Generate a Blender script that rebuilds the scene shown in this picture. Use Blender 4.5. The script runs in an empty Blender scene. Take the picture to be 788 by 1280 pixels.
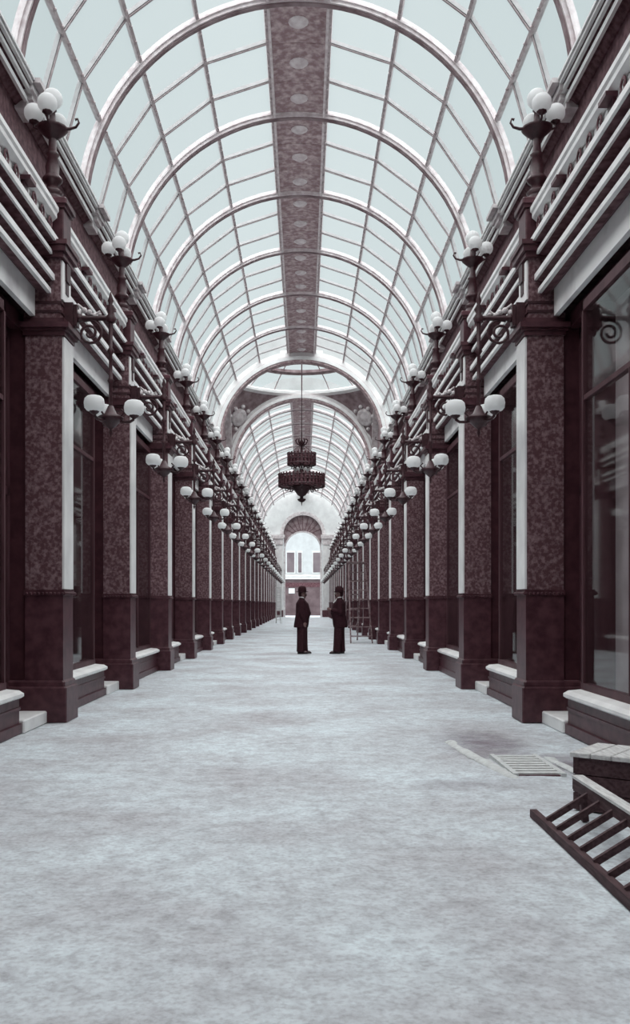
import bpy, bmesh, math, random
from mathutils import Vector, Matrix
random.seed(7)
S = bpy.context.scene
COL = S.collection
PI = math.pi

# ------------------------------------------------------------------ camera, sky, sun, exposure
F_PX, EYE, CX = 1140.0, 1.33, 0.105
cam_d = bpy.data.cameras.new('camera')
cam = bpy.data.objects.new('camera', cam_d); COL.objects.link(cam)
cam_d.sensor_fit = 'HORIZONTAL'; cam_d.sensor_width = 36.0
cam_d.lens = 36.0 * F_PX / 788.0
cam_d.shift_x = (394 - 380) / 788.0
cam_d.shift_y = (755 - 640) / 788.0
cam_d.clip_start = 0.05; cam_d.clip_end = 600
cam.location = (CX, 0, EYE); cam.rotation_euler = (PI / 2, 0, 0)
S.camera = cam

W = bpy.data.worlds.new('overcast_sky'); S.world = W; W.use_nodes = True
W.node_tree.nodes['Background'].inputs[0].default_value = (0.83, 0.965, 0.985, 1)
W.node_tree.nodes['Background'].inputs[1].default_value = 0.62

sun_d = bpy.data.lights.new('hazy_sun_offscreen', 'SUN'); sun = bpy.data.objects.new('hazy_sun_offscreen', sun_d); COL.objects.link(sun)
sun_d.energy = 8.6; sun_d.angle = math.radians(125); sun_d.color = (1.0, 0.965, 0.97)
sun.rotation_euler = (math.radians(2), 0, 0); sun.location = (0, 30, 40)

S.view_settings.view_transform = 'Standard'; S.view_settings.look = 'None'
S.view_settings.gamma = 1.0; S.view_settings.use_curve_mapping = False
S.view_settings.exposure = 0.0

# ------------------------------------------------------------------ materials
def mat(name, c1, c2=None, scale=6.0, rough=0.6, spec=0.3, bump=0.0, stretch=(1, 1, 1), lo=0.35, hi=0.65, detail=6, metallic=0.0):
    m = bpy.data.materials.new(name); m.use_nodes = True
    nt = m.node_tree; b = nt.nodes['Principled BSDF']
    b.inputs['Roughness'].default_value = rough; b.inputs['Specular IOR Level'].default_value = spec
    b.inputs['Metallic'].default_value = metallic
    c2 = c2 or tuple(x * 0.8 for x in c1)
    tc = nt.nodes.new('ShaderNodeTexCoord'); mp = nt.nodes.new('ShaderNodeMapping')
    mp.inputs['Scale'].default_value = stretch
    geo = nt.nodes.new('ShaderNodeNewGeometry')
    nz = nt.nodes.new('ShaderNodeTexNoise'); nz.inputs['Scale'].default_value = scale; nz.inputs['Detail'].default_value = detail
    rp = nt.nodes.new('ShaderNodeValToRGB')
    rp.color_ramp.elements[0].position = lo; rp.color_ramp.elements[0].color = (*c1, 1)
    rp.color_ramp.elements[1].position = hi; rp.color_ramp.elements[1].color = (*c2, 1)
    L = nt.links.new
    L(geo.outputs['Position'], mp.inputs['Vector']); L(mp.outputs[0], nz.inputs['Vector'])
    L(nz.outputs['Fac'], rp.inputs[0]); L(rp.outputs[0], b.inputs['Base Color'])
    if bump:
        bp = nt.nodes.new('ShaderNodeBump'); bp.inputs['Strength'].default_value = bump; bp.inputs['Distance'].default_value = 0.03
        L(nz.outputs['Fac'], bp.inputs['Height']); L(bp.outputs[0], b.inputs['Normal'])
    nt.nodes.remove(tc)
    return m

M = {}
M['granite'] = mat('dark_polished_granite', (0.056, 0.0195, 0.0265), (0.1, 0.042, 0.052), 9, 0.38, 0.3)
M['marble'] = mat('mottled_mauve_marble', (0.105, 0.05, 0.058), (0.3, 0.205, 0.22), 26, 0.35, 0.3, lo=0.42, hi=0.72)
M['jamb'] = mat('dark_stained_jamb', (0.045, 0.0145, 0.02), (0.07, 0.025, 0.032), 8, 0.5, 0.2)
M['pale'] = mat('pale_painted_stone', (0.86, 0.88, 0.87), (0.74, 0.75, 0.75), 3, 0.55, 0.3)
M['fascia'] = mat('pale_fascia_board', (0.9, 0.92, 0.915), (0.55, 0.54, 0.55), 2.2, 0.5, 0.3, lo=0.5, hi=0.8)
M['mould'] = mat('painted_moulding', (0.74, 0.72, 0.72), (0.5, 0.455, 0.465), 5, 0.5, 0.3)
M['frieze'] = mat('dark_ornate_frieze', (0.066, 0.024, 0.031), (0.165, 0.088, 0.1), 11, 0.6, 0.2)
M['relief'] = mat('pale_relief_panel', (0.66, 0.67, 0.67), (0.22, 0.17, 0.18), 16, 0.6, 0.2, lo=0.48, hi=0.62)
M['iron'] = mat('dark_cast_iron', (0.034, 0.0105, 0.0145), (0.058, 0.022, 0.028), 20, 0.42, 0.4)
M['wood'] = mat('dark_joinery', (0.055, 0.02, 0.026), (0.09, 0.041, 0.049), 6, 0.5, 0.3, stretch=(1, 1, 0.15))
M['floor'] = None
M['rib'] = mat('painted_roof_rib', (0.88, 0.84, 0.845), (0.66, 0.59, 0.6), 7, 0.6, 0.2)
M['bar'] = mat('roof_glazing_bar', (0.6, 0.54, 0.545), (0.42, 0.355, 0.365), 9, 0.6, 0.2)
M['ridge'] = mat('mottled_ridge_boarding', (0.36, 0.25, 0.262), (0.72, 0.62, 0.625), 8, 0.7, 0.15, lo=0.40, hi=0.72)
M['plaster'] = mat('white_plaster', (0.74, 0.77, 0.765), (0.64, 0.66, 0.66), 2, 0.7, 0.2)
M['pend'] = mat('mauve_painted_plaster', (0.36, 0.29, 0.30), (0.20, 0.14, 0.15), 3, 0.7, 0.2)
M['cloth'] = mat('dark_wool_cloth', (0.026, 0.009, 0.0125), (0.04, 0.016, 0.021), 40, 0.9, 0.1)
M['trouser'] = mat('dark_trouser_cloth', (0.03, 0.0115, 0.015), (0.045, 0.019, 0.024), 40, 0.9, 0.1)
M['felt'] = mat('black_felt', (0.028, 0.009, 0.012), (0.04, 0.015, 0.019), 50, 0.8, 0.15)
M['leather'] = mat('black_leather', (0.02, 0.010, 0.012), (0.03, 0.016, 0.018), 30, 0.4, 0.4)
M['skin'] = mat('skin', (0.20, 0.12, 0.115), (0.16, 0.09, 0.088), 20, 0.6, 0.3)
M['linen'] = mat('white_linen', (0.7, 0.7, 0.7), (0.6, 0.6, 0.6), 30, 0.8, 0.1)
M['oldwood'] = mat('weathered_wood', (0.10, 0.06, 0.066), (0.05, 0.026, 0.03), 8, 0.7, 0.2, stretch=(6, 1, 6))
M['palewood'] = mat('pale_bleached_wood', (0.70, 0.72, 0.71), (0.5, 0.5, 0.5), 8, 0.7, 0.2, stretch=(6, 1, 6))
M['ladder'] = mat('grey_brown_ladder_wood', (0.13, 0.075, 0.08), (0.34, 0.27, 0.275), 10, 0.7, 0.2)
M['facade'] = mat('pale_street_facade', (0.56, 0.6, 0.61), (0.48, 0.51, 0.52), 1.5, 0.8, 0.1)
M['shopdark'] = mat('dark_street_shopfront', (0.10, 0.07, 0.076), (0.16, 0.12, 0.128), 1.2, 0.7, 0.2)
M['winglass'] = mat('dark_window_glass', (0.20, 0.17, 0.185), (0.14, 0.115, 0.128), 1, 0.2, 0.5)
M['paper'] = mat('white_sheeting', (0.80, 0.82, 0.82), (0.68, 0.70, 0.70), 2.5, 0.8, 0.1)
M['render'] = mat('grey_cement_render', (0.42, 0.45, 0.45), (0.36, 0.38, 0.38), 2, 0.8, 0.1)
M['flash'] = mat('grey_lead_flashing', (0.50, 0.505, 0.51), (0.40, 0.40, 0.405), 6, 0.6, 0.2)
M['ridgeline'] = mat('pale_mortar', (0.66, 0.70, 0.69), (0.55, 0.57, 0.57), 20, 0.9, 0.1, bump=0.5)

def floor_material():
    m = bpy.data.materials.new('dusty_plaster_floor'); m.use_nodes = True
    nt = m.node_tree; b = nt.nodes['Principled BSDF']; L = nt.links.new
    b.inputs['Roughness'].default_value = 0.85; b.inputs['Specular IOR Level'].default_value = 0.15
    geo = nt.nodes.new('ShaderNodeNewGeometry')
    def noise(sc, det, rough=0.55):
        n = nt.nodes.new('ShaderNodeTexNoise'); n.inputs['Scale'].default_value = sc; n.inputs['Detail'].default_value = det
        n.inputs['Roughness'].default_value = rough
        L(geo.outputs['Position'], n.inputs['Vector']); return n
    def ramp(src, p0, c0, p1, c1):
        r = nt.nodes.new('ShaderNodeValToRGB'); e = r.color_ramp.elements
        e[0].position = p0; e[0].color = (*c0, 1); e[1].position = p1; e[1].color = (*c1, 1)
        L(src.outputs['Fac'], r.inputs[0]); return r
    big, mid, fine = noise(0.8, 4), noise(7.5, 9, 0.7), noise(38, 4)
    r1 = ramp(big, 0.30, (0.52, 0.535, 0.56), 0.64, (0.735, 0.83, 0.865))
    r2 = ramp(mid, 0.32, (0.62, 0.59, 0.60), 0.60, (1, 1, 1))
    r3 = ramp(fine, 0.33, (0.74, 0.72, 0.73), 0.55, (1, 1, 1))
    def mul(a, c, f):
        x = nt.nodes.new('ShaderNodeMixRGB'); x.blend_type = 'MULTIPLY'; x.inputs[0].default_value = f
        L(a.outputs[0], x.inputs[1]); L(c.outputs[0], x.inputs[2]); return x
    o = mul(mul(r1, r2, 0.8), r3, 0.8)
    # damp trodden patches of mud around the grate
    warp = noise(2.6, 6)
    for cx, cy, rx, ry, k in ((1.80, 8.75, 0.42, 0.85, 0.95), (2.34, 7.5, 0.20, 0.7, 0.9), (1.35, 6.75, 0.45, 0.25, 0.6)):
        mp = nt.nodes.new('ShaderNodeMapping'); mp.inputs['Location'].default_value = (-cx/rx, -cy/ry, 0); mp.inputs['Scale'].default_value = (1/rx, 1/ry, 0)
        ln = nt.nodes.new('ShaderNodeVectorMath'); ln.operation = 'LENGTH'
        ad = nt.nodes.new('ShaderNodeMath'); ad.operation = 'MULTIPLY_ADD'; ad.inputs[1].default_value = 1.7
        mr = nt.nodes.new('ShaderNodeMapRange'); mr.inputs['From Min'].default_value = 1.0; mr.inputs['From Max'].default_value = 2.1
        mr.inputs['To Min'].default_value = k; mr.inputs['To Max'].default_value = 0.0
        L(geo.outputs['Position'], mp.inputs['Vector']); L(mp.outputs[0], ln.inputs[0])
        L(warp.outputs['Fac'], ad.inputs[0]); L(ln.outputs['Value'], ad.inputs[2]); L(ad.outputs[0], mr.inputs['Value'])
        x = nt.nodes.new('ShaderNodeMixRGB'); x.blend_type = 'MULTIPLY'; x.inputs[2].default_value = (0.44, 0.37, 0.40, 1)
        L(mr.outputs[0], x.inputs[0]); L(o.outputs[0], x.inputs[1]); o = x
    L(o.outputs[0], b.inputs['Base Color'])
    bp = nt.nodes.new('ShaderNodeBump'); bp.inputs['Strength'].default_value = 0.35; bp.inputs['Distance'].default_value = 0.03
    L(mid.outputs['Fac'], bp.inputs['Height']); L(bp.outputs[0], b.inputs['Normal'])
    return m
M['floor'] = floor_material()

def sheet_glass(name, transl, tint, fac, gloss=0.05):
    m = bpy.data.materials.new(name); m.use_nodes = True
    nt = m.node_tree; nt.nodes.clear(); L = nt.links.new
    out = nt.nodes.new('ShaderNodeOutputMaterial')
    tr = nt.nodes.new('ShaderNodeBsdfTransparent'); tr.inputs[0].default_value = (*tint, 1)
    tl = nt.nodes.new('ShaderNodeBsdfTranslucent'); tl.inputs[0].default_value = (*transl, 1)
    gl = nt.nodes.new('ShaderNodeBsdfGlossy'); gl.inputs['Roughness'].default_value = 0.25
    a = nt.nodes.new('ShaderNodeMixShader'); a.inputs[0].default_value = fac
    b = nt.nodes.new('ShaderNodeMixShader'); b.inputs[0].default_value = gloss
    L(tr.outputs[0], a.inputs[1]); L(tl.outputs[0], a.inputs[2])
    L(a.outputs[0], b.inputs[1]); L(gl.outputs[0], b.inputs[2]); L(b.outputs[0], out.inputs[0])
    return m
M['roofglass'] = sheet_glass('rolled_roof_glass', (0.93, 0.95, 0.95), (0.96, 0.98, 0.98), 0.08, 0.02)

def opal():
    m = bpy.data.materials.new('white_opal_glass'); m.use_nodes = True
    nt = m.node_tree; nt.nodes.clear(); L = nt.links.new
    out = nt.nodes.new('ShaderNodeOutputMaterial')
    d = nt.nodes.new('ShaderNodeBsdfDiffuse'); d.inputs[0].default_value = (0.93, 0.95, 0.95, 1)
    t = nt.nodes.new('ShaderNodeBsdfTranslucent'); t.inputs[0].default_value = (0.93, 0.95, 0.95, 1)
    a = nt.nodes.new('ShaderNodeMixShader'); a.inputs[0].default_value = 0.45
    L(d.outputs[0], a.inputs[1]); L(t.outputs[0], a.inputs[2]); L(a.outputs[0], out.inputs[0])
    return m
M['opal'] = opal()
def plate_glass():
    m = bpy.data.materials.new('clear_plate_glass'); m.use_nodes = True
    nt = m.node_tree; nt.nodes.clear(); L = nt.links.new
    out = nt.nodes.new('ShaderNodeOutputMaterial')
    tr = nt.nodes.new('ShaderNodeBsdfTransparent'); tr.inputs[0].default_value = (0.93, 0.93, 0.93, 1)
    gl = nt.nodes.new('ShaderNodeBsdfGlossy'); gl.inputs['Roughness'].default_value = 0.04
    fr = nt.nodes.new('ShaderNodeFresnel'); fr.inputs['IOR'].default_value = 1.52
    mx = nt.nodes.new('ShaderNodeMixShader')
    ge = nt.nodes.new('ShaderNodeNewGeometry'); iv = nt.nodes.new('ShaderNodeMath'); iv.operation = 'SUBTRACT'; iv.inputs[0].default_value = 1.0
    mu = nt.nodes.new('ShaderNodeMath'); mu.operation = 'MULTIPLY'     # the sheet is not refracted, so only its outer face reflects
    L(ge.outputs['Backfacing'], iv.inputs[1]); L(iv.outputs[0], mu.inputs[0]); L(fr.outputs[0], mu.inputs[1])
    L(mu.outputs[0], mx.inputs[0]); L(tr.outputs[0], mx.inputs[1]); L(gl.outputs[0], mx.inputs[2]); L(mx.outputs[0], out.inputs[0])
    return m
M['shopglass'] = plate_glass()
M['backing'] = mat('plain_window_backing', (0.50, 0.455, 0.465), (0.40, 0.355, 0.365), 3, 0.7, 0.2)

# ------------------------------------------------------------------ mesh helpers
class MB:
    """collects primitives; x is mirrored by s about the arcade axis and measured from ox"""
    def __init__(self, s=1, ox=0.0):
        self.v = []; self.f = []; self.sm = []; self.s = s; self.ox = ox
    def add(self, vs, fs, smooth=False):
        n = len(self.v)
        self.v += [(self.s * (p[0] - self.ox), p[1], p[2]) for p in vs]
        for f in fs:
            f = [n + i for i in f]
            if self.s < 0: f.reverse()
            self.f.append(f); self.sm.append(smooth)
        return self
    def box(self, x0, x1, y0, y1, z0, z1):
        vs = [(x0, y0, z0), (x1, y0, z0), (x1, y1, z0), (x0, y1, z0), (x0, y0, z1), (x1, y0, z1), (x1, y1, z1), (x0, y1, z1)]
        return self.add(vs, [(3, 2, 1, 0), (4, 5, 6, 7), (0, 1, 5, 4), (1, 2, 6, 5), (2, 3, 7, 6), (3, 0, 4, 7)])
    def bbox(self, x0, x1, y0, y1, z0, z1, b=0.01):
        """box with chamfered vertical and top edges"""
        pts = [(x0 + b, y0), (x1 - b, y0), (x1, y0 + b), (x1, y1 - b), (x1 - b, y1), (x0 + b, y1), (x0, y1 - b), (x0, y0 + b)]
        ins = [(x0 + 2*b, y0 + b), (x1 - 2*b, y0 + b), (x1 - b, y0 + 2*b), (x1 - b, y1 - 2*b), (x1 - 2*b, y1 - b), (x0 + 2*b, y1 - b), (x0 + b, y1 - 2*b), (x0 + b, y0 + 2*b)]
        return self.loft([[(x, y, z0) for x, y in pts], [(x, y, z1 - b) for x, y in pts], [(x, y, z1) for x, y in ins]])
    def loft(self, rings, caps=True, smooth=False, closed=True):
        n = len(rings[0]); vs = [p for r in rings for p in r]; fs = []
        for i in range(len(rings) - 1):
            for j in range(n if closed else n - 1):
                k = (j + 1) % n
                fs.append((i*n + j, i*n + k, (i+1)*n + k, (i+1)*n + j))
        self.add(vs, fs, smooth)
        if caps and closed:
            m = len(self.v)
            a = list(range(n)); 
            self.add(rings[0], [tuple(reversed(a))]); self.add(rings[-1], [tuple(a)])
        return self
    def prism(self, prof, y0, y1):
        """closed (x,z) outline extruded along y"""
        area = sum(prof[i][0]*prof[(i+1) % len(prof)][1] - prof[(i+1) % len(prof)][0]*prof[i][1] for i in range(len(prof)))
        if area > 0: prof = list(reversed(prof))
        return self.loft([[(x, y0, z) for x, z in prof], [(x, y1, z) for x, z in prof]][::1])
    def lathe(self, prof, n=12, c=(0, 0, 0), smooth=True, sx=1.0, sy=1.0):
        rings = [[(c[0] + sx*r*math.cos(2*PI*k/n), c[1] + sy*r*math.sin(2*PI*k/n), c[2] + z) for k in range(n)] for r, z in prof]
        return self.loft(rings, smooth=smooth)
    def ball(self, c, r, rz=None, n=14, m=9):
        rz = rz or r
        prof = [(max(1e-4, r*math.sin(PI*i/m)), -rz*math.cos(PI*i/m)) for i in range(m + 1)]
        return self.lathe(prof, n, c)
    def tube(self, pts, r, n=7, smooth=True, caps=True):
        pts = [Vector(p) for p in pts]; m = len(pts)
        rr = r if isinstance(r, (list, tuple)) else [r]*m
        rings = []; up = None
        for i, p in enumerate(pts):
            d = (pts[min(i+1, m-1)] - pts[max(i-1, 0)]).normalized()
            if up is None:
                up = Vector((0, 0, 1)) if abs(d.z) < 0.9 else Vector((1, 0, 0))
            u = d.cross(up).normalized(); w = u.cross(d).normalized(); up = w
            rings.append([tuple(p + rr[i]*(math.cos(2*PI*k/n)*u + math.sin(2*PI*k/n)*w)) for k in range(n)])
        return self.loft(rings, caps=caps, smooth=smooth)
    def bar(self, a, b, w, h, up=(0, 0, 1)):
        """rectangular bar from a to b"""
        a = Vector(a); b = Vector(b); d = (b - a).normalized(); up = Vector(up)
        u = d.cross(up).normalized(); v = u.cross(d).normalized()
        o = [u*(-w/2) + v*(-h/2), u*(w/2) + v*(-h/2), u*(w/2) + v*(h/2), u*(-w/2) + v*(h/2)]
        return self.loft([[tuple(a + q) for q in o], [tuple(b + q) for q in o]])
    def arc(self, r0, r1, y0, y1, a0, a1, n, zc):
        """box-section arch ring about (0, zc); angles from vertical, radians"""
        rings = []
        for i in range(n + 1):
            t = a0 + (a1 - a0)*i/n; sn, cs = math.sin(t), math.cos(t)
            rings.append([(r0*sn, y0, zc + r0*cs), (r0*sn, y1, zc + r0*cs), (r1*sn, y1, zc + r1*cs), (r1*sn, y0, zc + r1*cs)])
        return self.loft(rings)
    def mesh(self, name, material):
        me = bpy.data.meshes.new(name)
        me.from_pydata(self.v, [], self.f)
        for p, s in zip(me.polygons, self.sm): p.use_smooth = s
        bm = bmesh.new(); bm.from_mesh(me); bmesh.ops.recalc_face_normals(bm, faces=bm.faces); bm.to_mesh(me); bm.free()
        me.materials.append(M[material]); me.update()
        return me
    def build(self, name, material, parent=None, loc=(0, 0, 0)):
        return link(name, self.mesh(name, material), parent, loc)

def link(name, me, parent=None, loc=(0, 0, 0), rz=0.0):
    o = bpy.data.objects.new(name, me); COL.objects.link(o)
    o.parent = parent; o.location = loc; o.rotation_euler = (0, 0, rz)
    return o
def tag(o, label, cat, group=None, kind=None):
    o['label'] = label; o['category'] = cat
    if group: o['group'] = group
    if kind: o['kind'] = kind
    return o
def empty(name, loc, rz=0.0):
    o = bpy.data.objects.new(name, None); COL.objects.link(o)
    o.location = loc; o.rotation_euler = (0, 0, rz); o.empty_display_size = 0.2
    return o

ORD = 'first second third fourth fifth sixth seventh eighth ninth tenth eleventh twelfth'.split()

# ------------------------------------------------------------------ main measures (metres)
D = 4.0                       # bay
P0 = 6.5                      # first pier centre; piers every D
NP = 22                       # piers 6.5 ... 90.5
Y_BACK, Y_END = -3.1, 92.8
ZC, RG = 8.56, 4.07           # springing height and radius of the glass vault
Y_X0, Y_X1 = 40.97, 48.6      # crossing
piers = [P0 + D*k for k in range(NP)]

# ------------------------------------------------------------------ setting
fl = MB()
nx, ny = 26, 240
for j in range(ny + 1):
    for i in range(nx + 1):
        x = -4.2 + 8.4*i/nx; y = Y_BACK - 0.3 + (Y_END + 1.2 - Y_BACK)*j/ny
        z = 0.006*math.sin(3.1*x + 1.7*y) * math.sin(1.3*x - 2.3*y) + random.uniform(-0.004, 0.002) - 0.006
        fl.v.append((x, y, z))
for j in range(ny):
    for i in range(nx):
        a = j*(nx + 1) + i
        fl.f.append((a, a + 1, a + nx + 2, a + nx + 1)); fl.sm.append(True)
tag(fl.build('floor', 'floor'), 'pale dusty unpaved floor running the length of the arcade', 'floor', kind='structure')

trim_no = 0
for s, side, row in ((-1, 'left', 'opposite the floor grate'), (1, 'right', 'on the floor grate side')):
    w = MB(s).box(3.36, 4.3, Y_BACK, Y_END, 0, 4.44).box(3.95, 4.3, Y_BACK, Y_END, 4.44, 8.42).build('wall_' + side, 'frieze')
    tag(w, 'dark upper wall above the shop fronts ' + row, 'wall', kind='structure')
    def trim(prof, mt, label, fil=()):
        global trim_no
        trim_no += 1
        t = MB(s).prism(prof, Y_BACK, Y_END).build('trim_%d' % trim_no, mt)
        tag(t, label + ' ' + row, 'cornice', kind='structure')
        for x0, z0, z1 in fil: MB(s).box(x0, x0 + 0.045, Y_BACK, Y_END, z0, z1).build('fillet', 'pale', t)  # pale lips on dark cornice bodies: lit edges and shaded recesses put into colour
    rect = lambda x0, x1, z0, z1: [(x0, z0), (x1, z0), (x1, z1), (x0, z1)]
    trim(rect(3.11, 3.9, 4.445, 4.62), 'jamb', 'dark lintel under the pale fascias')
    trim(rect(3.09, 3.9, 5.052, 5.22), 'frieze', 'dark frieze over the shop cornice')
    trim(rect(2.97, 3.95, 5.28, 5.43), 'jamb', 'balcony soffit coloured dark as if shaded')  # shade under the balcony put into the colour of the slab
    trim([(3.9, 4.95), (3.02, 4.95), (2.88, 4.85), (2.78, 4.84), (2.78, 4.89), (2.84, 4.91), (2.84, 4.965), (2.74, 4.98), (2.74, 5.05), (3.9, 5.05)],
         'frieze', 'double lipped shop cornice above the pale fascias', ((2.75, 4.84, 4.89), (2.71, 4.985, 5.05)))
    trim([(2.96, 5.22), (2.84, 5.25), (2.75, 5.26), (2.75, 5.31), (2.80, 5.325), (2.80, 5.385), (2.70, 5.395), (2.70, 5.462), (2.96, 5.462)],
         'frieze', 'moulded edge of the balcony floor', ((2.725, 5.265, 5.31), (2.67, 5.40, 5.462)))
    trim([(4.25, 8.30), (3.93, 8.32), (3.86, 8.38), (3.80, 8.39), (3.80, 8.44), (3.83, 8.455), (3.83, 8.475), (3.755, 8.485), (3.755, 8.525), (3.77, 8.535), (3.77, 8.555), (3.67, 8.575), (3.67, 8.635), (4.25, 8.66)],
         'frieze', 'stepped cornice at the foot of the glass roof', ((3.77, 8.36, 8.435), (3.71, 8.475, 8.53), (3.66, 8.555, 8.595), (3.635, 8.605, 8.645)))

wb = MB().box(-4.3, 4.3, Y_BACK - 0.3, Y_BACK, 0, 12.9).build('wall_back_added', 'frieze')  # unseen wall, added to stop light from behind reaching the pier faces
tag(wb, 'plain dark unseen wall added behind the camera to keep daylight off the piers', 'wall', kind='structure')

# ---- far end wall with tall arched exit
def end_wall():
    y0, y1 = Y_END, Y_END + 0.7
    r, zs = 1.97, 8.4
    m = MB()
    n = 24
    def strip(ya, flip):
        pts_in = [(-r, 0.0)] + [(-r*math.cos(PI*i/n), zs + r*math.sin(PI*i/n)) for i in range(n + 1)] + [(r, 0.0)]
        pts_out = [(-4.4, 0.0)] + [(-4.4 if i < n/4 else (4.4 if i > 3*n/4 else -4.4 + 8.8*(i - n/4)/(n/2)), 13.2 if n/4 <= i <= 3*n/4 else zs + (13.2 - zs)*min(i, n - i)/(n/4)) for i in range(n + 1)] + [(4.4, 0.0)]
        vs = [(x, ya, z) for x, z in pts_in] + [(x, ya, z) for x, z in pts_out]; k = len(pts_in)
        m.add(vs, [(i, i+1, k+i+1, k+i) for i in range(k - 1)])
        return pts_in
    pin = strip(y0, False); strip(y1, True)
    k = len(pin)
    m.add([(x, y0, z) for x, z in pin] + [(x, y1, z) for x, z in pin], [(i, i+1, k+i+1, k+i) for i in range(k - 1)])
    w = m.build('wall_far', 'plaster')
    tag(w, 'white end wall pierced by a tall round-arched exit', 'wall', kind='structure')
    MB().arc(1.97, 2.32, y0 - 0.12, y0, -PI/2, PI/2, 28, zs).build('archivolt', 'mould', w)
    for s in (-1, 1):
        MB(s).bbox(2.05, 3.15, y0 - 0.22, y0, 0.7, 7.35, 0.02).build('pilaster', 'pale', w)
        MB(s).bbox(1.98, 3.25, y0 - 0.34, y0, 0.0, 0.7, 0.03).build('pilaster_base', 'frieze', w)
        c = MB(s)
        for a, b, z0, z1 in ((2.02, 3.2, 7.35, 7.5), (1.97, 3.25, 7.5, 7.62), (2.05, 3.15, 7.62, 7.95), (1.9, 3.35, 7.95, 8.08), (1.82, 4.0, 8.08, 8.35)):
            c.box(a, b, y0 - 0.3 - (0.1 if z0 > 7.9 else 0), y0, z0, z1)
        c.build('capital', 'mould', w)
    # tympanum: fan-shaped dark screen above an inner round arch
    zi, ri = 6.85, 1.88
    t = MB(); vs = []; fs = []
    for i in range(n + 1):
        a = PI*i/n
        vs += [(-1.97*math.cos(a), y0 + 0.3, zs + 1.97*math.sin(a)), (-ri*math.cos(a), y0 + 0.3, zi + ri*math.sin(a))]
    for i in range(n): fs.append((2*i, 2*i+2, 2*i+3, 2*i+1))
    t.add(vs, fs); t.add([(x, y + 0.06, z) for x, y, z in vs], [tuple(reversed(f)) for f in fs])
    t.build('tympanum', 'pend', w)
    for i in range(1, 10):
        a = PI*i/10
        MB().bar((-0.75*math.cos(a), y0 + 0.26, 8.25 + 0.6*math.sin(a)), (-1.92*math.cos(a), y0 + 0.26, zs + 1.92*math.sin(a)), 0.05, 0.05, (0, 1, 0)).build('fan_bar', 'frieze', w)
    MB().arc(ri - 0.1, ri + 0.05, y0 + 0.2, y0 + 0.42, -PI/2, PI/2, 24, zi).build('inner_arch', 'mould', w)
    for s in (-1, 1):
        MB(s).box(1.78, 1.95, y0 + 0.2, y0 + 0.42, 0, zi).build('inner_jamb', 'mould', w)
end_wall()

# ---- street beyond the exit
tag(MB().box(-30, 30, Y_END + 0.75, 125, -0.2, -0.012).build('ground', 'floor'), 'pale street ground outside the far exit', 'ground', kind='structure')
bl = empty('street_building', (0, 106, 0))
tag(bl, 'pale building across the street seen through the far exit arch', 'building')
MB().box(-9, 9, 0, 6, 0, 13).build('facade', 'facade', bl)
for x0, x1 in ((-1.85, -1.0), (-0.55, -0.15), (1.18, 2.05), (-3.4, -2.6), (2.7, 3.5)):
    MB().box(x0 - 0.1, x1 + 0.1, -0.08, 0, 4.85, 7.5).build('window_surround', 'plaster', bl)
    MB().box(x0, x1, -0.12, -0.06, 5.0, 7.3).build('window', 'winglass', bl)
MB().box(-9, 9, -0.5, 0, 4.2, 4.45).build('balcony_ledge', 'plaster', bl)
MB().box(-9, 9, -0.25, 0, 4.5, 4.75).build('string_course', 'plaster', bl)
MB().box(-9, 9, -0.3, 0, 0, 4.2).build('shopfront', 'shopdark', bl)
MB().box(-1.65, -0.95, -0.36, -0.3, 2.55, 3.15).build('notice_board', 'plaster', bl)
MB().box(-9, 9, -0.34, -0.3, 3.3, 3.8).build('shop_fascia', 'frieze', bl)

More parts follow.
